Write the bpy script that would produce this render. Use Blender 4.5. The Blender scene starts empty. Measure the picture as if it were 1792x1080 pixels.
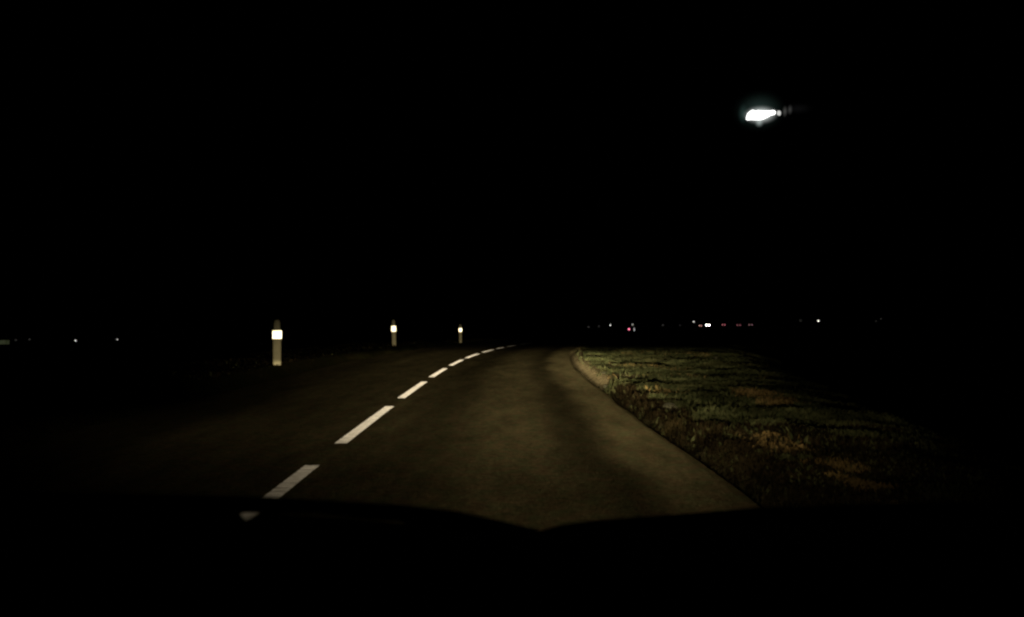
import bpy, bmesh, math, random
import numpy as np
from mathutils import Vector, Matrix
random.seed(7); rng = np.random.default_rng(11)
S = bpy.context.scene
COL = S.collection
PI = math.pi
# ------------------------------------------------------------------ camera, world, exposure
F = 1500.0; HOR = 560.0; CX = 896.0; CAMZ = 1.25      # focal length and horizon of the 1792x1080 photograph
cd = bpy.data.cameras.new('camera'); cam = bpy.data.objects.new('camera', cd); COL.objects.link(cam)
cd.sensor_width = 36; cd.lens = F/1792*36
cam.location = (0, 0, CAMZ); cam.rotation_euler = (math.radians(90)+math.atan(20/F), 0, 0)
cd.dof.use_dof = True; cd.dof.focus_distance = 22; cd.dof.aperture_fstop = 6   # a lens focused on the road, not on the dashboard
cd.clip_start = .02; cd.clip_end = 20000
S.camera = cam
w = bpy.data.worlds.new('World'); S.world = w; w.use_nodes = True
nt = w.node_tree; nt.nodes.clear()
sky = nt.nodes.new('ShaderNodeTexSky'); sky.sky_type = 'NISHITA'; sky.sun_disc = False
sky.sun_elevation = math.radians(-12); sky.sun_rotation = math.radians(200)
bg = nt.nodes.new('ShaderNodeBackground'); bg.inputs[1].default_value = 0.05
wo = nt.nodes.new('ShaderNodeOutputWorld')
nt.links.new(sky.outputs[0], bg.inputs[0]); nt.links.new(bg.outputs[0], wo.inputs[0])
S.view_settings.view_transform = 'Standard'; S.view_settings.look = 'None'
S.view_settings.exposure = 0; S.view_settings.gamma = 1; S.view_settings.use_curve_mapping = False
S.cycles.use_denoising = True; S.cycles.max_bounces = 4; S.cycles.diffuse_bounces = 1
S.cycles.pixel_filter_type = 'BLACKMAN_HARRIS'; S.cycles.filter_width = 2.4
S.cycles.volume_step_rate = 1.0; S.cycles.sample_clamp_indirect = 2
BEAM = 1.6      # overall headlight level

# ------------------------------------------------------------------ helpers
def at(px, py, d):
    """point at forward distance d seen at pixel px,py of the photograph"""
    return Vector(((px-CX)/F*d, d, CAMZ+(HOR-py)/F*d))
class NB:
    def __init__(s, tree): s.t = tree
    def n(s, kind, **kw):
        o = s.t.nodes.new(kind)
        for k, v in kw.items(): setattr(o, k, v)
        return o
    def l(s, a, b): s.t.links.new(a, b)
    def inp(s, sock, v):
        if hasattr(v, 'links') or isinstance(v, bpy.types.NodeSocket): s.l(v, sock)
        else: sock.default_value = v
    def m(s, op, a, b=None, c=None, clamp=False):
        o = s.n('ShaderNodeMath', operation=op); o.use_clamp = clamp
        s.inp(o.inputs[0], a)
        if b is not None: s.inp(o.inputs[1], b)
        if c is not None: s.inp(o.inputs[2], c)
        return o.outputs[0]
    def v(s, op, a, b=None):
        o = s.n('ShaderNodeVectorMath', operation=op)
        s.inp(o.inputs[0], a)
        if b is not None: s.inp(o.inputs['Scale'] if op == 'SCALE' else o.inputs[1], b)
        return o.outputs[0]
    def smooth(s, x, a, b):
        o = s.n('ShaderNodeMapRange', interpolation_type='SMOOTHSTEP'); s.inp(o.inputs[0], x)
        o.inputs[1].default_value = a; o.inputs[2].default_value = b
        o.inputs[3].default_value = 0; o.inputs[4].default_value = 1
        return o.outputs[0]
    def mix(s, f, a, b):
        o = s.n('ShaderNodeMix', data_type='RGBA'); s.inp(o.inputs[0], f)
        s.inp(o.inputs[6], a); s.inp(o.inputs[7], b); return o.outputs[2]
    def noise(s, co, scale, detail=3, rough=.55):
        o = s.n('ShaderNodeTexNoise'); s.l(co, o.inputs['Vector'])
        o.inputs['Scale'].default_value = scale; o.inputs['Detail'].default_value = detail
        o.inputs['Roughness'].default_value = rough; return o
def newmat(name):
    m = bpy.data.materials.new(name); m.use_nodes = True; m.node_tree.nodes.clear()
    return m, NB(m.node_tree)
def finish(b, sh, kind=0):
    o = b.n('ShaderNodeOutputMaterial'); b.l(sh, o.inputs[kind])
def simple(name, col, rough=.6, metal=0, vary=.15, scale=8, spec=.4):
    m, b = newmat(name)
    co = b.n('ShaderNodeTexCoord').outputs['Object']
    ns = b.noise(co, scale)
    c = b.mix(ns.outputs['Fac'], (*[x*(1-vary) for x in col], 1), (*[min(1, x*(1+vary)) for x in col], 1))
    p = b.n('ShaderNodeBsdfPrincipled'); b.l(c, p.inputs['Base Color'])
    p.inputs['Roughness'].default_value = rough; p.inputs['Metallic'].default_value = metal
    p.inputs['Specular IOR Level'].default_value = spec
    finish(b, p.outputs[0]); return m
def glow(name, col, st):
    m, b = newmat(name)
    e = b.n('ShaderNodeEmission'); e.inputs[0].default_value = (*col, 1); e.inputs[1].default_value = st
    finish(b, e.outputs[0]); return m
def gritty(b, co, k=5.0, scale=260):
    """shading normal of a coarse granular surface: every grain faces its own way"""
    g = b.n('ShaderNodeNewGeometry').outputs['Normal']
    ns = b.noise(co, scale, 1).outputs['Color']
    d = b.v('SUBTRACT', ns, (0.5, 0.5, 0.5)); d = b.v('SCALE', d, k)
    return b.v('NORMALIZE', b.v('ADD', g, d))

def mesh_obj(name, verts, faces, mats, parent=None, mi=None, smooth=False):
    me = bpy.data.meshes.new(name); me.from_pydata([tuple(v) for v in verts], [], faces)
    for m in (mats if isinstance(mats, (list, tuple)) else [mats]): me.materials.append(m)
    if mi is not None: me.polygons.foreach_set('material_index', mi)
    if smooth: me.polygons.foreach_set('use_smooth', [True]*len(me.polygons))
    me.update(); o = bpy.data.objects.new(name, me); COL.objects.link(o)
    if parent: o.parent = parent
    return o
def bm_obj(name, bm, mat, parent=None, smooth=False, bev=0):
    if bev: bmesh.ops.bevel(bm, geom=list(bm.edges), offset=bev, segments=2, affect='EDGES', clamp_overlap=True)
    me = bpy.data.meshes.new(name); bm.to_mesh(me); bm.free(); me.materials.append(mat)
    if smooth: me.polygons.foreach_set('use_smooth', [True]*len(me.polygons))
    o = bpy.data.objects.new(name, me); COL.objects.link(o)
    if parent: o.parent = parent
    return o
def box(bm, c, s, rz=0):
    M = Matrix.Translation(c) @ Matrix.Rotation(rz, 4, 'Z') @ Matrix.Diagonal((*s, 1))
    return bmesh.ops.create_cube(bm, size=1, matrix=M)['verts']
def cone(bm, p, q, r1, r2, seg=12):
    p = Vector(p); q = Vector(q); d = q-p
    M = Matrix.Translation((p+q)/2) @ d.to_track_quat('Z', 'Y').to_matrix().to_4x4()
    return bmesh.ops.create_cone(bm, cap_ends=True, segments=seg, radius1=r1, radius2=r2, depth=d.length, matrix=M)['verts']
def ball(bm, c, s, sub=2):
    M = Matrix.Translation(c) @ Matrix.Diagonal((*s, 1))
    return bmesh.ops.create_icosphere(bm, subdivisions=sub, radius=1, matrix=M)['verts']
def thing(name, label, cat, loc=(0, 0, 0), rz=0, group=None):
    o = bpy.data.objects.new(name, None); COL.objects.link(o); o.empty_display_size = .2
    o.location = loc; o.rotation_euler = (0, 0, rz); o['label'] = label; o['category'] = cat
    if group: o['group'] = group
    return o
def dup(root, loc, rz, label):
    r = root.copy(); COL.objects.link(r); r.location = loc; r.rotation_euler = (0, 0, rz); r['label'] = label
    for ch in list(root.children):
        c = ch.copy(); COL.objects.link(c); c.parent = r
        for g in ch.children:
            d = g.copy(); COL.objects.link(d); d.parent = c
    return r

# ------------------------------------------------------------------ road alignment
def cx_of(y):
    if y < 15: return -1.77+.08*min(1, (15-y)/9.)**2
    return -1.77+2.97e-4*(y-15)**2.66
path = [Vector((cx_of(y), y)) for y in np.arange(-30, 44.01, 1.0)]
h = math.atan2(path[-1].x-path[-2].x, 1.0)
while len(path) < 230:
    if h < 1.0: h += .0117
    path.append(path[-1]+Vector((math.sin(h), math.cos(h))))
path = np.array([[p.x, p.y] for p in path])
tang = np.gradient(path, axis=0); tang /= np.linalg.norm(tang, axis=1)[:, None]
nrm = np.stack([tang[:, 1], -tang[:, 0]], 1)       # to the right of travel
def offset_of(x, y):
    """signed distance from the centre line (right positive)"""
    x = np.atleast_1d(np.asarray(x, float)); y = np.atleast_1d(np.asarray(y, float))
    best = np.full(x.shape, 1e9); sg = np.zeros(x.shape)
    for i in range(len(path)-1):
        a = path[i]; d = path[i+1]-a
        t = np.clip(((x-a[0])*d[0]+(y-a[1])*d[1])/(d@d), 0, 1)
        qx = x-a[0]-t*d[0]; qy = y-a[1]-t*d[1]; dd = qx*qx+qy*qy
        m = dd < best; best = np.where(m, dd, best)
        sg = np.where(m, np.sign(qx*d[1]-qy*d[0]), sg)
    return np.sqrt(best)*np.where(sg == 0, 1, sg)
def sst(x, a, b):
    t = np.clip((x-a)/(b-a), 0, 1); return t*t*(3-2*t)
def vnoise(x, y, sc, seed=0):
    x = np.asarray(x)/sc; y = np.asarray(y)/sc
    xi = np.floor(x).astype(int); yi = np.floor(y).astype(int); fx = x-xi; fy = y-yi
    fx = fx*fx*(3-2*fx); fy = fy*fy*(3-2*fy)
    def hsh(a, b):
        n = (a*374761393+b*668265263+seed*1442695041) & 0x7fffffff
        n = ((n ^ (n >> 13))*1274126177) & 0x7fffffff
        return ((n ^ (n >> 16)) & 0xffff)/65535.
    return (hsh(xi, yi)*(1-fx)+hsh(xi+1, yi)*fx)*(1-fy)+(hsh(xi, yi+1)*(1-fx)+hsh(xi+1, yi+1)*fx)*fy
def base_z(x, y):
    d = np.sqrt(x*x+y*y)
    z = -.02*np.clip(d-50, 0, 110)*sst(d, 50, 80)
    z = z-10*sst(d, 90, 330)*sst(-x, 10, 120)
    z = z-9*sst(d, 480, 680)*sst(x, -60, 40)
    return z
HW = 3.3
def ground_z(x, y, s=None):
    if s is None: s = offset_of(x, y)
    z = base_z(x, y)-.05
    # right: gutter, low ridge of turf, then the embankment falls away
    r = s-HW
    zr = -.10*sst(r, .0, .10)+.17*sst(r, .10, .45)
    edge = .9+.155*np.clip(y, 0, 34)
    zr = zr-1.9*sst(r, edge-.2, edge+6.5)*sst(90-y, 0, 30)
    zr = zr+.03*(vnoise(x, y, 1.7, 3)-.5)*sst(r, .4, 1.2)+.035*(vnoise(x, y, .45, 5)-.5)*sst(r, .3, .7)
    l = -s-HW
    zl = (.05+.22*sst(-y, -46, -38))*sst(l, .0, .14)-1.0*sst(l, 2.5, 7)+.05*(vnoise(x, y, .7, 9)-.5)*sst(l, .2, .6)
    return z+np.where(s > HW, zr, 0)+np.where(s < -HW, zl, 0)

# ------------------------------------------------------------------ materials of the ground
def soil_mat():
    m, b = newmat('soil_and_turf')
    co = b.n('ShaderNodeTexCoord').outputs['Object']
    at_ = b.n('ShaderNodeAttribute', attribute_name='bare').outputs['Fac']
    n1 = b.noise(co, .9, 5, .65).outputs['Fac']; n2 = b.noise(co, 7, 4, .7).outputs['Fac']
    g = b.mix(b.smooth(n1, .35, .65), (.026, .032, .011, 1), (.045, .038, .016, 1))
    g = b.mix(b.smooth(n2, .35, .7), g, (.018, .014, .007, 1))
    soil = b.mix(b.smooth(n2, .3, .7), (.34, .27, .165, 1), (.60, .49, .32, 1))
    c = b.mix(b.m('MULTIPLY', at_, b.smooth(n2, .15, .55), clamp=True), g, soil)
    d = b.n('ShaderNodeBsdfDiffuse'); b.l(c, d.inputs[0]); b.l(gritty(b, co, 3.5, 60), d.inputs['Normal'])
    finish(b, d.outputs[0]); return m
def asphalt_mat():
    m, b = newmat('asphalt')
    co = b.n('ShaderNodeTexCoord').outputs['Object']
    uv = b.n('ShaderNodeUVMap', uv_map='lane').outputs[0]
    sx = b.n('ShaderNodeSeparateXYZ'); b.l(uv, sx.inputs[0])
    wob = b.noise(co, .35, 3).outputs['Fac']
    s = b.m('ADD', sx.outputs[0], b.m('MULTIPLY', b.m('SUBTRACT', wob, .5), .7))
    rp = b.n('ShaderNodeValToRGB'); cr = rp.color_ramp; cr.interpolation = 'EASE'
    pts = [(-3.5, .9), (-3.0, .9), (-2.4, .75), (-1.7, 1.0), (-.9, .8), (0, .66), (.8, .36), (1.6, .8), (2.0, .75), (2.5, .36), (2.9, 1.0), (3.5, 1.0)]
    cr.elements[0].position = 0; cr.elements[1].position = 1
    for e, (p, v) in zip((cr.elements[0], cr.elements[1]), (pts[0], pts[-1])): e.color = (v, v, v, 1)
    for p, v in pts[1:-1]:
        e = cr.elements.new((p+3.5)/7); e.color = (v, v, v, 1)
    b.l(b.m('DIVIDE', b.m('ADD', s, 3.5), 7), rp.inputs[0])
    st = b.n('ShaderNodeMapping'); b.l(co, st.inputs[0]); st.inputs['Scale'].default_value = (1, .25, 1)
    n1 = b.noise(st.outputs[0], 1.3, 4, .6).outputs['Fac']; n2 = b.noise(co, 35, 3, .7).outputs['Fac']
    rp_ = b.m('ADD', rp.outputs[0], b.m('MULTIPLY', b.smooth(s, 2.6, 3.1), .55))     # dusty unused margin
    k = b.m('MULTIPLY', rp_, b.m('ADD', .45, b.m('MULTIPLY', n1, 1.1)))
    k = b.m('MULTIPLY', k, b.m('ADD', .6, b.m('MULTIPLY', n2, .8)))
    n3 = b.noise(st.outputs[0], 3.2, 4, .7).outputs['Fac']; k = b.m('MULTIPLY', k, b.m('ADD', .3, b.m('MULTIPLY', n3, 1.6)))
    n4 = b.noise(co, 14, 3, .8).outputs['Fac']; k = b.m('MULTIPLY', k, b.m('ADD', .15, b.m('MULTIPLY', n4, 1.7)))
    n5 = b.noise(co, 6, 3, .6).outputs['Fac']
    c = b.v('SCALE', b.mix(b.smooth(n5, .35, .65), (.140, .102, .062, 1), (.108, .106, .058, 1)), k)
    d = b.n('ShaderNodeBsdfDiffuse'); b.l(c, d.inputs[0]); b.l(gritty(b, co), d.inputs['Normal'])
    finish(b, d.outputs[0]); return m
def paint_mat():
    m, b = newmat('road_paint')
    co = b.n('ShaderNodeTexCoord').outputs['Object']
    n1 = b.noise(co, 9, 5, .75).outputs['Fac']
    c = b.mix(b.smooth(n1, .3, .6), (.50, .47, .50, 1), (.74, .71, .78, 1))
    d = b.n('ShaderNodeBsdfDiffuse'); b.l(c, d.inputs[0])
    finish(b, d.outputs[0]); return m
M_soil, M_asph, M_paint = soil_mat(), asphalt_mat(), paint_mat()

# ------------------------------------------------------------------ terrain
def axis(segs):
    out = []
    for a, b_, st in segs: out += list(np.arange(a, b_, st))
    return np.array(out+[segs[-1][1]])
xs = axis([(-6000, -1000, 500), (-1000, -200, 50), (-200, -40, 8), (-40, -10, 1.5), (-10, -3, .3), (-3, 0, .5), (0, 1.2, .2), (1.2, 8, .1), (8, 20, .5), (20, 60, 2), (60, 300, 10), (300, 1000, 50), (1000, 6000, 500)])
ys = axis([(-200, -30, 20), (-30, 3, 3), (3, 20, .15), (20, 50, .35), (50, 90, 1.5), (90, 300, 8), (300, 1000, 30), (1000, 7000, 500)])
gx, gy = np.meshgrid(xs, ys); fx, fy = gx.ravel(), gy.ravel()
fs = offset_of(fx, fy); fz = ground_z(fx, fy, fs)
nx, ny = len(xs), len(ys)
idx = np.arange(nx*ny).reshape(ny, nx)
quads = np.stack([idx[:-1, :-1], idx[:-1, 1:], idx[1:, 1:], idx[1:, :-1]], -1).reshape(-1, 4)
me = bpy.data.meshes.new('ground'); me.from_pydata(np.stack([fx, fy, fz], 1).tolist(), [], quads.tolist())
me.materials.append(M_soil); me.polygons.foreach_set('use_smooth', [True]*len(me.polygons))
def bare_of(x, y, s):
    r = s-HW
    b = np.exp(-((r-.36)/.30)**2)*sst(y, 15.5, 17.5)*sst(-y, -46, -34)          # muddy strip beside the bend
    b = np.maximum(b, .9*np.exp(-((r-.9)/.75)**2)*sst(y, 16.5, 18)*sst(-y, -32, -25)*sst(vnoise(x, y, .5, 21), .3, .7))
    b = np.maximum(b, .10*np.exp(-((r-.25)/.25)**2))
    b = np.maximum(b, .55*np.exp(-((r-.9)/.28)**2)*sst(-y, -10.2, -9.2)*sst(y, 7.2, 8))
    return np.clip(b, 0, 1)
a = me.attributes.new('bare', 'FLOAT', 'POINT'); a.data.foreach_set('value', bare_of(fx, fy, fs).astype(np.float32))
me.update(); g = bpy.data.objects.new('ground', me); COL.objects.link(g); g['kind'] = 'structure'

def strip(name, i0, i1, s0, s1, n, mat, lift, parent=None):
    V = []; Fc = []; UV = []
    ss = np.linspace(s0, s1, n+1)
    for i in range(i0, i1+1):
        for s in ss:
            p = path[i]+nrm[i]*s
            V.append((p[0], p[1], float(base_z(np.float64(p[0]), np.float64(p[1])))+lift)); UV.append((s, i))
    for r in range(i1-i0):
        for k in range(n):
            q = r*(n+1)+k; Fc.append((q, q+1, q+n+2, q+n+1))
    o = mesh_obj(name, V, Fc, mat, parent); uv = o.data.uv_layers.new(name='lane')
    for lp in o.data.loops: uv.data[lp.index].uv = UV[lp.vertex_index]
    return o
road = strip('road', 0, len(path)-1, -HW, HW, 12, M_asph, 0.0); road['kind'] = 'structure'
# ragged outer edge of the tarmac
for side in (1, -1):
    V = []; Fc = []
    for i in range(0, 150):
        for q in range(4):
            t = q/4.; p = path[i]*(1-t)+path[i+1]*t; n = nrm[i]
            wdt = .03+.06*float(vnoise(i+t, 0, 1.3, 31+side)) ; bz = float(base_z(np.float64(p[0]), np.float64(p[1])))
            a0 = p+n*side*HW; a1 = p+n*side*(HW+wdt)
            V += [(a0[0], a0[1], bz-.001), (a1[0], a1[1], bz-.012), (a1[0], a1[1], bz-.12)]
    for k in range(len(V)//3-1):
        for j in range(2):
            f = (k*3+j, k*3+j+1, k*3+j+4, k*3+j+3); Fc.append(f if side > 0 else f[::-1])
    o = mesh_obj('road_edge', V, Fc, M_asph, road)
    o.data.uv_layers.new(name='lane'); 
    for lp in o.data.loops: o.data.uv_layers[0].data[lp.index].uv = (3.3*side, 0)
# centre line dashes at the distances read from the photograph (forward metres)
DASH = [(-6.5, -2.6), (-1.5, 2.2), (4.6, 7.4), (8.68, 12.4), (13.7, 17.3), (18.75, 22.1), (23.5, 26.9), (28.1, 31.7), (33.0, 36.0), (37.2, 39.0), (40.2, 42.2), (43.6, 46.4), (47.9, 50.6), (52, 55)]
def pos_y(y):
    i = np.interp(y, path[:, 1], np.arange(len(path))); k = int(i); t = i-k
    return path[k]*(1-t)+path[k+1]*t, nrm[k]*(1-t)+nrm[k+1]*t
for y0, y1 in DASH:                 # low cross ribs added to catch the headlights, in place of bead retroreflection
    V = []; Fc = []; step = .03; N = int((y1-y0)/step); cols = (-.062, -.02, .02, .062); q = 0
    for k_ in range(N):
        yb = y0+k_*step; hh = .0045+.0035*rng.random()
        for dy, hz in ((0, .0025), (.004, hh), (.012, hh*.9)):
            p, n = pos_y(yb+dy); bz = float(base_z(np.float64(p[0]), np.float64(p[1])))+hz
            for k, s in enumerate(cols):
                c = p+n*(s+(.004*(rng.random()-.5) if k in (0, 3) else 0)); V.append((c[0], c[1]+(.03*(rng.random()-.5) if k_ in (0, N-1) else 0), bz))
    rows = len(V)//4
    for q in range(rows-1):
        for k in range(3): Fc.append((q*4+k, q*4+k+1, q*4+k+5, q*4+k+4))
    mesh_obj('line_dash', V, Fc, M_paint, road)

# ------------------------------------------------------------------ grass (nobody could count it)
def blade_mat(name, c1, c2):
    m, b = newmat(name)
    co = b.n('ShaderNodeTexCoord').outputs['Object']
    r = b.n('ShaderNodeNewGeometry').outputs['Random Per Island']
    c = b.mix(r, (*c1, 1), (*c2, 1))
    n1 = b.noise(co, 1.1, 4, .6).outputs['Fac']; n2 = b.noise(co, .55, 3).outputs['Fac']       # thin, mossy and worn patches
    c = b.v('SCALE', c, b.m('ADD', .25, b.m('MULTIPLY', b.smooth(n1, .3, .7), 1.4)))
    c = b.mix(b.m('MULTIPLY', b.smooth(n2, .48, .7), .5), c, (.034, .026, .012, 1))
    d = b.n('ShaderNodeBsdfDiffuse'); b.l(c, d.inputs[0])
    t = b.n('ShaderNodeBsdfTranslucent'); b.l(c, t.inputs[0])
    mx = b.n('ShaderNodeMixShader'); mx.inputs[0].default_value = .25
    b.l(d.outputs[0], mx.inputs[1]); b.l(t.outputs[0], mx.inputs[2]); finish(b, mx.outputs[0]); return m
MB_ = [blade_mat('green_blades', (.033, .040, .018), (.060, .062, .031)),
       blade_mat('straw_blades', (.085, .058, .026), (.17, .115, .052)),
       blade_mat('brown_and_unlit_blades', (.008, .006, .0035), (.016, .0115, .006))]
def grass_field(name, n, x_rng, y_rng, keep):
    x = rng.uniform(*x_rng, n); u = rng.random(n)
    y = y_rng[0]*(y_rng[1]/y_rng[0])**u                     # denser near the car
    s = offset_of(x, y); ok = keep(x, y, s); x, y, s = x[ok], y[ok], s[ok]; n = len(x)
    z = ground_z(x, y, s)
    hgt = (.018+.032*rng.random(n))*(1+.8*(vnoise(x, y, 1.1, 41) > .62))*(.6+.9*vnoise(x, y, .5, 42))
    wd = (.006+.006*rng.random(n))*(1+y/12)
    an = rng.uniform(0, 2*PI, n); ln = rng.uniform(.1, .7, n)*hgt; la = rng.uniform(0, 2*PI, n)
    dx, dy = np.cos(an)*wd, np.sin(an)*wd
    V = np.empty((n, 4, 3)); mx_, my_ = x+np.cos(la)*ln, y+np.sin(la)*ln
    V[:, 0] = np.stack([x-dx, y-dy, z-.01], 1); V[:, 1] = np.stack([x+dx, y+dy, z-.01], 1)
    V[:, 2] = np.stack([mx_+dx*.2, my_+dy*.2, z+hgt], 1)
    V[:, 3] = np.stack([x+(mx_-x)*.35-dx*.9, y+(my_-y)*.35-dy*.9, z+hgt*.55], 1)
    me = bpy.data.meshes.new(name); me.vertices.add(n*4); me.vertices.foreach_set('co', V.ravel())
    me.loops.add(n*4); me.polygons.add(n)
    me.loops.foreach_set('vertex_index', np.arange(n*4)); me.polygons.foreach_set('loop_start', np.arange(0, n*4, 4))
    me.polygons.foreach_set('loop_total', np.full(n, 4))
    r = s-HW
    dry = vnoise(x, y, 1.3, 51)*.7+vnoise(x, y, .4, 52)*.3
    dry = dry-.2
    P = np.exp(-((s-4.34)/.24)**4)*sst(y, 7.7, 8.0)*sst(-y, -9.4, -9.0)*(.45+.55*(vnoise(x, y, .3, 95) > .4))
    P = np.maximum(P, np.exp(-((x-2.66)/.22)**4)*sst(-y, -7.5, -7.2)*(vnoise(x, y, .35, 90) > .42))
    P = np.maximum(P, np.exp(-((s-5.7)/.35)**4)*sst(y, 12, 12.4)*sst(-y, -14.8, -14.2)*(vnoise(x, y, .4, 91) > .35))
    dry = np.where(y < 9.8, 0, dry)
    k = rng.random(n); mi = np.where(dry+.35*(k-.5) > .62, 1, 0); mi = np.where((mi == 1) & (rng.random(n) < .35), 2, mi)
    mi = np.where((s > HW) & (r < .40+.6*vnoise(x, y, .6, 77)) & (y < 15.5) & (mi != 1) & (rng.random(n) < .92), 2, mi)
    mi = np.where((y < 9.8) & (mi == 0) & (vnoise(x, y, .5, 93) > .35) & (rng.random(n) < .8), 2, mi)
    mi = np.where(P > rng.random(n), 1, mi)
    mi = np.where((s < 0) & ((mi == 1) | (rng.random(n) < .85)), 2, mi)  # left bank: blades mostly near-black brown, its weak light put into the colour
    me.polygons.foreach_set('material_index', mi.astype(np.int32))
    for m in MB_: me.materials.append(m)
    me.update(calc_edges=True); me.validate()
    o = bpy.data.objects.new(name, me); COL.objects.link(o); o['kind'] = 'stuff'; return o
def keep_r(x, y, s):
    r = s-HW; e = .6+.155*np.clip(y, 0, 34)+2.5
    dens = sst(r, .08, .6)*(1-.97*sst(bare_of(x, y, s), .15, .75))
    dens = dens*np.where(vnoise(x, y, .7, 61) > .33, 1, .35)
    return (r > .12) & (r < e) & (rng.random(len(x)) < dens)
gr = grass_field('grass', 420000, (1.4, 14), (4.5, 48), keep_r)
gr['label'] = 'short rough grass with dry patches on the verge right of the road'
def keep_l(x, y, s):
    l = -s-HW; return (l > .1) & (l < 5) & (rng.random(len(x)) < sst(l, .05, .4)*.35)
gl = grass_field('grass', 90000, (-12, 3), (7, 56), keep_l)
gl['label'] = 'dim grass bank along the left edge of the road'

# stones and clods on the right verge
M_stone = simple('stone', (.040, .038, .024), .9, vary=.4, scale=20)
def stone(px, py, d, sz, label, lift=.02, mat=None):
    p = at(px, py, d); bm = bmesh.new(); ball(bm, (0, 0, 0), (sz, sz*.8, sz*.5), 3)
    for v in bm.verts:
        k = 1+.45*(float(vnoise(v.co.x*9+7*sz, v.co.y*9+v.co.z*11, sz*4, int(px)))-.5); v.co *= k
    o = bm_obj('stone', bm, mat or M_stone, None, True)
    z = float(ground_z(p.x, p.y)[0]); o.scale = (1, 1, 2.6 if py < 640 else 1)
    o.location = (p.x, p.y, z+(.35 if sz > .09 else lift)*sz)
    o['label'] = label; o['category'] = 'stone'; o['group'] = 'pale stones and clods lying on the verge'
for a_ in [(1171, 720, 11.7, .11, 'broad dull stone lying alone in the grass halfway down the verge'),
           (1252, 630, 26, .085, 'dim brownish stone standing alone at the dark far rim of the grass'),
           (1058, 655, 19.8, .07, 'small pale clod near the top of the muddy strip by the bend'),
           (1062, 675, 16.6, .07, 'pale stone just below the muddy strip at the foot of the bend'),
           (1028, 664, 18.0, .06, 'small pale clod lying right at the tarmac edge by the mud')]:
    stone(*a_)

# ------------------------------------------------------------------ delineator posts
M_post = simple('weathered_white_plastic', (.62, .56, .40), .7, vary=.18, scale=6)
M_cap = simple('dull_post_cap', (.40, .37, .28), .7, vary=.2, scale=9)
def refl_mat():
    m, b = newmat('reflector')
    co = b.n('ShaderNodeTexCoord').outputs['Object']
    vo = b.n('ShaderNodeTexVoronoi'); b.l(co, vo.inputs[0]); vo.inputs['Scale'].default_value = 120
    p = b.n('ShaderNodeBsdfPrincipled'); p.inputs['Base Color'].default_value = (.95, .95, .93, 1)
    p.inputs['Metallic'].default_value = 1; p.inputs['Roughness'].default_value = .30
    bp = b.n('ShaderNodeBump'); bp.inputs['Strength'].default_value = .15; b.l(vo.outputs['Distance'], bp.inputs['Height'])
    b.l(bp.outputs[0], p.inputs['Normal']); finish(b, p.outputs[0]); return m
M_refl = refl_mat()
def post(px, ybot, ytop, rtop, rbot, wpx, d, label, lean=0):
    b0 = at(px, ybot, d); H = (ybot-ytop)/F*d; wd = wpx/F*d
    t = thing('delineator_post', label, 'delineator post', (b0.x, b0.y, b0.z), 0, 'white delineator posts along the left of the road')
    t.rotation_euler = (0, lean, math.atan2(b0.x, b0.y)*-1)
    zt = (ybot-rtop)/F*d; zb = (ybot-rbot)/F*d
    def seg(name, z0, z1, w0, w1, mat, par, rounded=False):
        bm = bmesh.new(); rings = []
        lv = [(z0, 1.0), (z1, 1.0)] if not rounded else [(z0, 1), (z1-.3*(z1-z0), .96), (z1-.1*(z1-z0), .8), (z1, .5)]
        for z, k in lv:
            f = (z-z0)/(z1-z0); wv = (w0*(1-f)+w1*f)*k/2
            rg = []
            for a in range(16):                       # flattened D section, curved side to the traffic
                an = 2*PI*a/16; rg.append(bm.verts.new((math.copysign(abs(math.cos(an))**.7, math.cos(an))*wv, -math.sin(an)*wv*.45, z)))
            rings.append(rg)
        for r0, r1 in zip(rings, rings[1:]):
            for a in range(16): bm.faces.new((r0[a], r0[(a+1) % 16], r1[(a+1) % 16], r1[a]))
        bm.faces.new(rings[-1]); bm.faces.new(rings[0][::-1]); bmesh.ops.recalc_face_normals(bm, faces=bm.faces)
        return bm_obj(name, bm, mat, par, False)
    seg('shaft', -.35, zb, wd*.86, wd*.92, M_post, t)
    bd = seg('band', zb, zt, wd*.80, wd*.78, M_cap, t)
    bm = bmesh.new(); th = .012
    vs = box(bm, (0, -wd*.36-th/2, (zt+zb)/2), (wd*1.0, th, (zt-zb)*1.02))
    # tilt the lens a little downwards so that it throws the headlights back towards the driver
    R = Matrix.Translation((0, 0, (zt+zb)/2)) @ Matrix.Rotation(math.radians(0.6), 4, 'X') @ Matrix.Translation((0, 0, -(zt+zb)/2))
    bmesh.ops.transform(bm, matrix=R, verts=bm.verts); bm_obj('reflector', bm, M_refl, t, bev=.003)
    seg('cap', zt, H, wd*.74, wd*.70, M_cap, t, True)
post(485, 636, 560, 578.5, 592.5, 15.5, 19.5, 'nearest and largest delineator post, standing farthest left with square reflector')
post(690, 604, 560, 570.5, 580, 7.6, 34, 'middle one of the three delineator posts, leaning slightly left', -.035)
post(806, 600, 568, 574.5, 580.5, 5.2, 47, 'smallest and farthest delineator post, closest to the dashed centre line', -.015)

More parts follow.
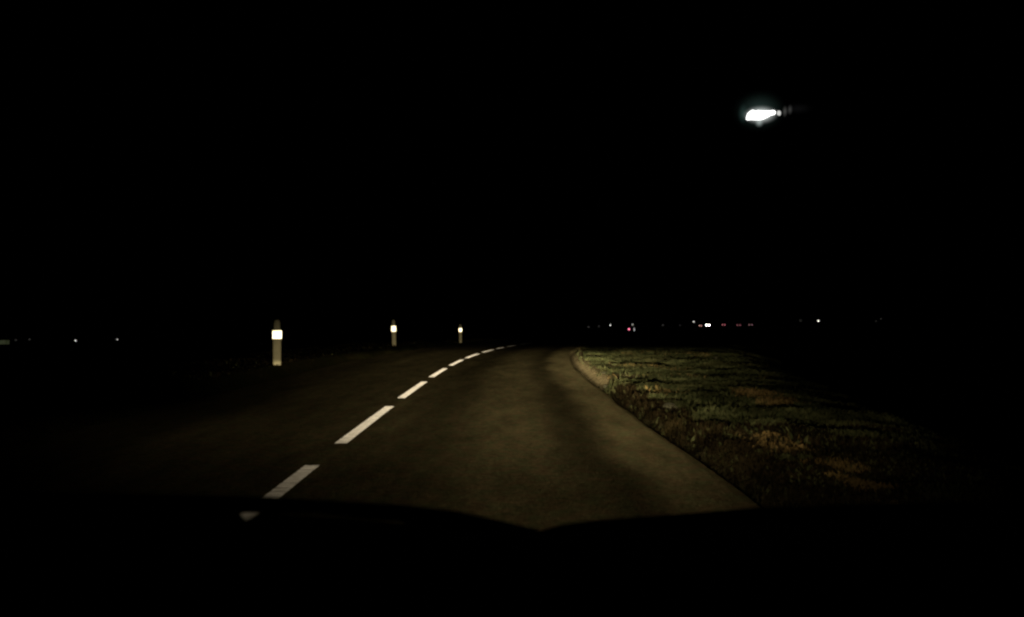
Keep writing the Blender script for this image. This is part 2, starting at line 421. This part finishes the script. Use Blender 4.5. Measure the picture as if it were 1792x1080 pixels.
# ------------------------------------------------------------------ the car that carries the camera
M_black = simple('black_car_plastic', (.012, .012, .012), .8, vary=.3, scale=30, spec=.2)
M_carp = simple('dark_car_paint', (.010, .011, .013), .35, vary=.1, scale=3)
M_rub = simple('black_rubber', (.008, .008, .008), .8, vary=.2, scale=20)
M_glass_lens = simple('headlight_lens', (.5, .5, .5), .15, vary=.05)
ego = thing('car', 'dark car at the bottom of the view whose wipers and dashboard hide the near road', 'car', (0, 0, 0))
def ribbon(name, pts_top, pts_bot, d, depth, mat):
    """long black moulding across the car: top/bottom edges given, with real depth"""
    V = []; Fc = []; n = len(pts_top)
    for k in range(n):
        T = at(*pts_top[k], d); B = at(*pts_bot[k], d)
        r = (T.z-B.z)
        for (yy, zz) in ((0, B.z), (-depth*.5, B.z+r*.3), (-depth*.5, B.z+r*.75), (0, T.z), (depth*.5, B.z+r*.75), (depth*.5, B.z)):
            V.append((T.x, d+yy, zz))
    for k in range(n-1):
        for j in range(6): Fc.append((k*6+j, k*6+(j+1) % 6, k*6+6+(j+1) % 6, k*6+6+j))
    Fc.append(tuple(range(6))[::-1]); Fc.append(tuple((n-1)*6+j for j in range(6)))
    return mesh_obj(name, V, Fc, mat, ego)
wl = ribbon('wiper', [(-160, 858), (200, 862), (470, 868), (560, 874), (700, 882), (790, 891), (860, 906), (945, 926)],
            [(-160, 890), (200, 893), (425, 897), (470, 899), (620, 912), (790, 934), (860, 942), (945, 955)], .78, .02, M_rub)
wr = ribbon('wiper', [(915, 934), (948, 926), (985, 916), (1050, 908), (1200, 897), (1330, 886), (1600, 879), (1980, 876)],
            [(915, 955), (948, 955), (985, 950), (1050, 945), (1200, 935), (1330, 925), (1600, 915), (1980, 910)], .80, .02, M_rub)
# dashboard: a moulded top that rolls down towards the driver
prof = [(.66, 0), (.60, .006), (.50, .004), (.40, -.03), (.34, -.09), (.32, -.20), (.36, -.34)]
tops = [(-900, 880), (0, 880), (380, 893), (419, 894), (432, 909), (446, 909), (459, 896), (620, 905), (800, 924), (945, 934), (1200, 925), (1600, 905), (2500, 905)]
V = []; Fc = []
for px, py in tops:
    T = at(px, py, .66)
    for (yy, dz) in prof: V.append((T.x*1.0, yy, T.z+dz))
n = len(prof)
for k in range(len(tops)-1):
    for j in range(n-1): Fc.append((k*n+j, k*n+j+1, (k+1)*n+j+1, (k+1)*n+j))
db = mesh_obj('dashboard', V, Fc, M_black, ego, smooth=True)
# bonnet, wings and bumper
V = []; Fc = []; NX = 17; yl = [(.84, .93), (1.0, .92), (1.25, .89), (1.5, .83), (1.68, .755), (1.76, .68), (1.78, .55), (1.76, .32), (1.70, .22)]
for y_, z_ in yl:
    for i in range(NX):
        u = (i/(NX-1)-.5)*2; wx = .84-.06*max(0, (y_-1.4)/.4)
        zz = z_-.05*abs(u)**4-(.012 if abs(abs(u)-.62) < .07 and z_ > .85 else 0); yy = y_-.16*u*u*max(0, (y_-1.0)/.8)
        V.append((u*wx, yy, zz))
for r in range(len(yl)-1):
    for i in range(NX-1): q = r*NX+i; Fc.append((q, q+1, q+NX+1, q+NX))
bo = mesh_obj('bonnet', V, Fc, M_carp, ego, smooth=True)
for sd in (-1, 1):
    bm = bmesh.new(); box(bm, (sd*.83, .75, .60), (.03, 1.55, .62)); bm_obj('side_panel', bm, M_carp, ego, bev=.01)
    bm = bmesh.new(); cone(bm, (sd*.70, .95, .32), (sd*.90, .95, .32), .32, .32, 32); wh = bm_obj('wheel', bm, M_rub, ego, bev=.01)
    bm = bmesh.new(); cone(bm, (sd*.902, .95, .32), (sd*.912, .95, .32), .2, .19, 24); bm_obj('rim', bm, simple('rim_metal', (.3, .3, .3), .4, 1), wh)
    bm = bmesh.new(); ball(bm, (sd*.62, 1.72, .64), (.14, .06, .075), 3); hl = bm_obj('headlight', bm, M_glass_lens, ego, True)
    hl.name = 'headlight'
    ld = bpy.data.lights.new('low_beam', 'POINT'); ld.shadow_soft_size = .03; ld.color = (1.0, .85, .50)
    ld.energy = 12.57*BEAM; ld.use_nodes = True
    nb = NB(ld.node_tree); ld.node_tree.nodes.clear()
    tc = nb.n('ShaderNodeTexCoord').outputs['Normal']
    sp = nb.n('ShaderNodeSeparateXYZ'); nb.l(tc, sp.inputs[0])
    SIGN = 1.0
    fy = nb.m('MAXIMUM', nb.m('MULTIPLY', sp.outputs[1], SIGN), .01)
    az = nb.m('DIVIDE', nb.m('MULTIPLY', sp.outputs[0], SIGN), fy)
    el = nb.m('DIVIDE', nb.m('MULTIPLY', sp.outputs[2], SIGN), fy)
    dn = nb.m('MULTIPLY', el, -1.0)
    def gau(x, c, sg): 
        t = nb.m('DIVIDE', nb.m('SUBTRACT', x, c), sg); return nb.m('EXPONENT', nb.m('MULTIPLY', nb.m('MULTIPLY', t, t), -1.0))
    dc = nb.m('MAXIMUM', dn, .023)
    reach = nb.m('POWER', nb.m('DIVIDE', .62, dc), 2.0)                 # even light along the road
    near = nb.m('SUBTRACT', 1.0, nb.m('MULTIPLY', nb.smooth(dn, .05, .15), .72))  # weaker just before the bumper
    cut = nb.smooth(dn, .0148, .0205)
    horiz = nb.m('ADD', nb.m('MULTIPLY', gau(az, .0, .17), .88), nb.m('MULTIPLY', gau(az, .10, .15), .24))
    horiz = nb.m('ADD', horiz, nb.m('MULTIPLY', nb.m('MULTIPLY', gau(az, .26, .25), nb.smooth(dn, .04, .085)), .34))   # wide foreground spread
    horiz = nb.m('ADD', horiz, nb.m('MULTIPLY', nb.m('MULTIPLY', gau(az, -.34, .20), nb.smooth(dn, .05, .09)), .20))
    main = nb.m('MULTIPLY', nb.m('MULTIPLY', reach, near), nb.m('MULTIPLY', cut, horiz))
    spot = nb.m('MULTIPLY', nb.m('MULTIPLY', gau(az, .075, .05), gau(dn, .032, .012)), 1.1)
    main = nb.m('MULTIPLY', main, nb.m('ADD', 3.9, nb.m('MULTIPLY', spot, 5.5)))
    # stray light above the cut-off
    stray = nb.m('MULTIPLY', nb.m('EXPONENT', nb.m('MULTIPLY', nb.m('ABSOLUTE', az), -5.5)), nb.smooth(el, .062, -.02))
    stray = nb.m('MULTIPLY', nb.m('MULTIPLY', nb.m('MULTIPLY', stray, nb.m('MULTIPLY', nb.smooth(az, -.40, -.29), nb.smooth(az, .02, -.045))), 400.0), nb.smooth(dn, .10, .02))
    fwd = nb.smooth(sp.outputs[1], .3, .6)
    tot = nb.m('MULTIPLY', nb.m('ADD', main, stray), fwd)
    em = nb.n('ShaderNodeEmission'); nb.l(tot, em.inputs[1]); lo = nb.n('ShaderNodeOutputLight'); nb.l(em.outputs[0], lo.inputs[0])
    lo_ = bpy.data.objects.new('low_beam', ld); COL.objects.link(lo_); lo_.parent = hl; lo_.location = (sd*.62, 1.84, .62)

# ------------------------------------------------------------------ distant street lamps
M_metal = simple('lamp_post_metal', (.2, .2, .2), .6, .5)
def street_lamp(px, py, d, size, st, col, label, group='small white lights along the horizon'):
    p = at(px, py, d); gz = float(ground_z(p.x, p.y)[0]); H = max(2.5, p.z-gz)
    t = thing('street_lamp', label, 'street lamp', (p.x, p.y, p.z-H), 0, group)
    bm = bmesh.new(); cone(bm, (-.9, 0, 0), (-.9, 0, H+.25), .10, .06, 8); cone(bm, (-.9, 0, H+.25), (0, 0, H+.4), .05, .04, 6)
    bm_obj('pole', bm, M_metal, t)
    bm = bmesh.new(); ball(bm, (0, 0, H+.32), (size*.8, size*.5, .14), 2); hd = bm_obj('lamp_head', bm, M_metal, t)
    bm = bmesh.new(); ball(bm, (0, 0, H), (size*.5, size*.5, size*.5), 2); bm_obj('lamp_bulb', bm, glow('lamp_glow', col, st), t)
W_ = (1, .95, .84)
LAMPS = [
 (1068, 569, 700, 1.15, 1.3, W_, 'clear white light, third and brightest in the run left of the red one'),
 (1107, 568, 700, 1.3, .5, W_, 'soft grey light just up and right of the lowest red light'),
 (1214, 563, 700, 1.2, 1.2, W_, 'white light set a little higher, just left of the bright headlights'),
 (1432, 561.5, 700, 1.4, 1.9, W_, 'lone clear white light well right of the row of red tail lights'),
 (1030, 572, 700, 1.2, .055, W_, 'very faint light, leftmost of those on the right half'),
 (1048, 571, 700, 1.4, .03, W_, 'barely visible light second from the left in the right-hand run'),
 (1160, 569, 700, 1.6, .03, W_, 'barely visible light midway between the red light and the bright headlights, nearer the red'),
 (1190, 569.5, 700, 1.0, .03, W_, 'tiny faint light left of the raised white light beside the bright headlights'),
 (1401, 561, 700, 2.2, .012, W_, 'faint smudge of light left of the lone clear white light'),
 (1533, 562, 700, 1.2, .02, W_, 'faint light at the far right end of the horizon'),
 (1542, 558, 700, .8, .06, W_, 'tiny faint light, the rightmost of all on the horizon'),
 (132.5, 596, 330, .62, 1.0, W_, 'brighter of the two clear white lights at far left'),
 (205.5, 594, 330, .55, .6, W_, 'dimmer right-hand one of the two clear lights at far left'),
 (28, 595, 330, .8, .02, W_, 'very faint light right beside the yellow-green glow at the left edge'),
 (52, 594, 330, .6, .035, W_, 'very faint light second from the yellow-green glow at the left edge')]
for L in LAMPS: street_lamp(*L)

# ------------------------------------------------------------------ distant cars
M_win = simple('car_window', (.02, .02, .025), .1)
M_rimd = simple('wheel_metal', (.25, .25, .25), .5, .8)
def make_car(label, paint, tail=None, head=None, ts=.11, loc=(0, 0, 0), rz=0, single=False, cat_extra=None):
    """car facing +Y (its tail towards the camera); tail/head are glow materials"""
    t = thing('car', label, 'car', loc, rz, 'cars on the distant road')
    sec = [(-2.1, .45, .95, .78), (-2.0, .3, 1.02, .84), (-1.2, .25, 1.05, .86), (0, .25, 1.0, .86), (1.0, .25, .95, .86), (1.9, .3, .82, .82), (2.1, .42, .68, .72)]
    def loft(sec, name, mat, par, inset=.06):
        V = []; Fc = []
        for y, z0, z1, wx in sec:
            V += [(-wx, y, z0), (-wx, y, z1-.12), (-wx+inset, y, z1), (wx-inset, y, z1), (wx, y, z1-.12), (wx, y, z0)]
        for k in range(len(sec)-1):
            for j in range(6): Fc.append((k*6+j, k*6+(j+1) % 6, k*6+6+(j+1) % 6, k*6+6+j))
        Fc.append(tuple(range(6))[::-1]); Fc.append(tuple((len(sec)-1)*6+j for j in range(6)))
        return mesh_obj(name, V, Fc, mat, par)
    loft(sec, 'body', paint, t)
    loft([(-1.75, .98, 1.06, .76), (-1.3, .98, 1.40, .66), (.1, .98, 1.44, .66), (1.0, .94, 1.0, .74)], 'window', M_win, t, .1)
    for sx in (-.78, .78):
        for sy in (-1.3, 1.3):
            bm = bmesh.new(); cone(bm, (sx-.1, sy, .32), (sx+.1, sy, .32), .32, .32, 16); bm_obj('wheel', bm, M_rub, t)
    for sx in (-.66, .66):
        bm = bmesh.new(); ball(bm, (sx, -2.08, .82), (ts, .06, ts), 2)
        bm_obj('tail_light', bm, tail if tail and not (single and sx > 0) else M_rimd, t)
        bm = bmesh.new(); ball(bm, (sx, 2.05, .62), (ts, .06, ts), 2); bm_obj('headlight', bm, head or M_rimd, t)
    return t
M_dark = simple('dark_paint', (.03, .03, .035), .3); M_silver = simple('silver_paint', (.3, .3, .32), .35, .5)
G_red = glow('tail_glow', (1, .27, .32), .9); G_red2 = glow('tail_glow_dim', (1, .33, .38), .36); G_red3 = glow('tail_glow_faint', (1, .5, .52), .33)
G_red1 = glow('tail_glow_near', (1, .22, .34), 2.0); G_head = glow('head_glow', (1, .97, .88), 14); G_hr = glow('tail_glow_orange', (1, .5, .38), .9)
def place(px, py, d, hz): p = at(px, py, d); return (p.x, p.y, p.z-hz)
make_car('car showing the leftmost and brightest of three red tail lights in a row', M_dark, G_red, None, .27, place(1271, 568.5, 420, .82), -.9)
make_car('car with a dim red pair of tail lights, middle of three in a row', M_silver, G_red2, None, .30, place(1293, 569, 440, .82), -.3)
make_car('car with the rightmost pinkish grey pair of tail lights in the row', M_silver, G_red3, None, .30, place(1313, 568.5, 440, .82), -.2)
make_car('car with dim orange-red tail lights, tight left of the bright headlights', M_dark, G_hr, None, .36, place(1229.5, 570, 520, .82), -.9)
make_car('oncoming car with dazzling white headlights, brightest point on the horizon', M_dark, None, G_head, .36, place(1237, 569, 430, .62), PI)
c1 = make_car('car with one red and one white rear light, lowest of the red lights', M_dark, G_red1, None, .28, place(1103, 576, 250, .82), 0, True)
for ch in c1.children:
    if ch.name.startswith('tail_light') and ch.data.materials[0] == M_rimd:
        bm = bmesh.new(); ball(bm, (.85, -2.08, .75), (.16, .06, .5), 2); bm.to_mesh(ch.data); bm.free()
        ch.data.materials.clear(); ch.data.materials.append(glow('reversing_glow', (1, .98, .92), .45)); ch['label'] = 'white rear lamp'

# ------------------------------------------------------------------ lit shed at the left edge
p = at(4, 599, 240); gz = float(ground_z(p.x, p.y)[0])
sh = thing('shed', 'low building at the left edge with a dim yellow-green lit window strip', 'building', (p.x, p.y, gz), .6)
M_wall = simple('shed_wall', (.2, .18, .15), .9); M_roof = simple('shed_roof', (.09, .07, .06), .9)
zc = p.z-gz
bm = bmesh.new(); box(bm, (-6.5, 4, (zc+1.3)/2), (18, 8, zc+1.3)); wl_ = bm_obj('wall', bm, M_wall, sh)
V = [(-15.9, -.5, zc+1.3), (2.9, -.5, zc+1.3), (2.9, 8.5, zc+1.3), (-15.9, 8.5, zc+1.3), (-15.9, 4, zc+3.4), (2.9, 4, zc+3.4)]
mesh_obj('roof', V, [(0, 1, 5, 4), (2, 3, 4, 5), (1, 2, 5), (3, 0, 4), (3, 2, 1, 0)], M_roof, sh)
m, b = newmat('window_glow'); co = b.n('ShaderNodeTexCoord').outputs['Object']; nn = b.noise(co, .6, 3).outputs['Fac']
e = b.n('ShaderNodeEmission'); b.l(b.mix(nn, (.75, 1, .28, 1), (.95, .95, .7, 1)), e.inputs[0]); b.l(b.m('MULTIPLY', nn, .055), e.inputs[1]); finish(b, e.outputs[0])
fr = bmesh.new(); box(fr, (-6.5, -.03, zc), (16.9, .06, 1.5)); wf = bm_obj('window', fr, M_wall, sh)
bm = bmesh.new(); box(bm, (-6.5, -.075, zc), (16.5, .03, 1.15)); bm_obj('pane', bm, m, wf)

# ------------------------------------------------------------------ the fireball in the sky
D = 1500.0
def A(px, py): return at(px, py, D)
c0 = A(1335, 200)
fb = thing('fireball', 'bright white fireball with a greenish halo and short broken tail in the night sky', 'meteor', c0)
U = D/F                                                     # metres per photo pixel at that distance
m, b = newmat('white_hot'); e = b.n('ShaderNodeEmission'); e.inputs[0].default_value = (1, 1, .97, 1); e.inputs[1].default_value = 2.2; finish(b, e.outputs[0]); M_hot = m
def blob(name, outline, mat, parent, depth=8):
    """solid lens-shaped body around a centre line of (px, py, radius)"""
    bm = bmesh.new()
    V = []; Fc = []; SEG = 20
    for (px, py, r) in outline:
        for a in range(SEG):
            an = 2*PI*a/SEG; q = A(px, py)-c0
            V.append((q.x+r*.12*math.sin(an*3)*U, math.cos(an)*r*U, q.z+math.sin(an)*r*U))
    k = len(outline)
    for i in range(k-1):
        for a in range(SEG): Fc.append((i*SEG+a, i*SEG+(a+1) % SEG, (i+1)*SEG+(a+1) % SEG, (i+1)*SEG+a))
    Fc.append(tuple(range(SEG))[::-1]); Fc.append(tuple((k-1)*SEG+a for a in range(SEG)))
    return mesh_obj(name, V, Fc, mat, parent, smooth=True)
hd = blob('head', [(1307.5, 206, 2.5), (1310, 203.5, 6), (1315, 201, 7.8), (1319, 200.2, 8.8), (1323, 201.4, 7.7), (1328, 200.6, 8.6), (1332, 200.8, 8.2), (1338, 200, 7.2), (1344, 198.5, 5.8), (1350, 196.8, 4.2), (1354, 196, 4.4), (1357.5, 196, 3.2), (1358.5, 196, 1)], M_hot, fb)
M_frag = glow('fading_fragment', (1, 1, .95), .62)
blob('fragment', [(1361.5, 196.5, 1.5), (1363, 196.5, 4), (1365.5, 197, 4.4), (1367.5, 197.5, 2)], M_frag, fb)
def glow_volume(name, px, py, rx, rz, st, col, power=2.0, ry=None):  # glowing volumes: tail gas, and bloom round the head modelled as gas
    m, b = newmat('gas_and_bloom'); tc = b.n('ShaderNodeTexCoord').outputs['Object']
    ln = b.n('ShaderNodeVectorMath', operation='LENGTH'); b.l(tc, ln.inputs[0])
    f = b.m('POWER', b.m('SUBTRACT', 1.0, ln.outputs['Value'], clamp=True), power)
    e = b.n('ShaderNodeEmission'); e.inputs[0].default_value = (*col, 1); b.l(b.m('MULTIPLY', f, st), e.inputs[1])
    finish(b, e.outputs[0], 1)
    bm = bmesh.new(); ball(bm, (0, 0, 0), (1, 1, 1), 3); o = bm_obj(name, bm, m, fb)
    q = A(px, py)-c0; o.location = q; o.scale = (rx*U, (ry or (rx+rz)/2)*U, rz*U); return o
glow_volume('halo', 1330, 193, 52, 40, .0011, (.55, 1, .85), 2.2)
glow_volume('inner_glow', 1332, 200, 34, 18, .06, (.95, 1, .97), 2.0)
glow_volume('lower_glow', 1330, 214, 9, 9, .035, (.85, 1, .95), 1.6)
glow_volume('left_glow', 1302, 198, 10, 20, .0022, (.5, 1, .9), 1.5)
glow_volume('tail_wisp', 1375, 194, 5, 12, .008, (1, 1, .92), 1.5)
glow_volume('tail_wisp', 1384, 191, 5, 11, .006, (1, 1, .95), 1.5)
glow_volume('tail', 1398, 189, 30, 11, .0002, (.95, .95, 1), 1.5)
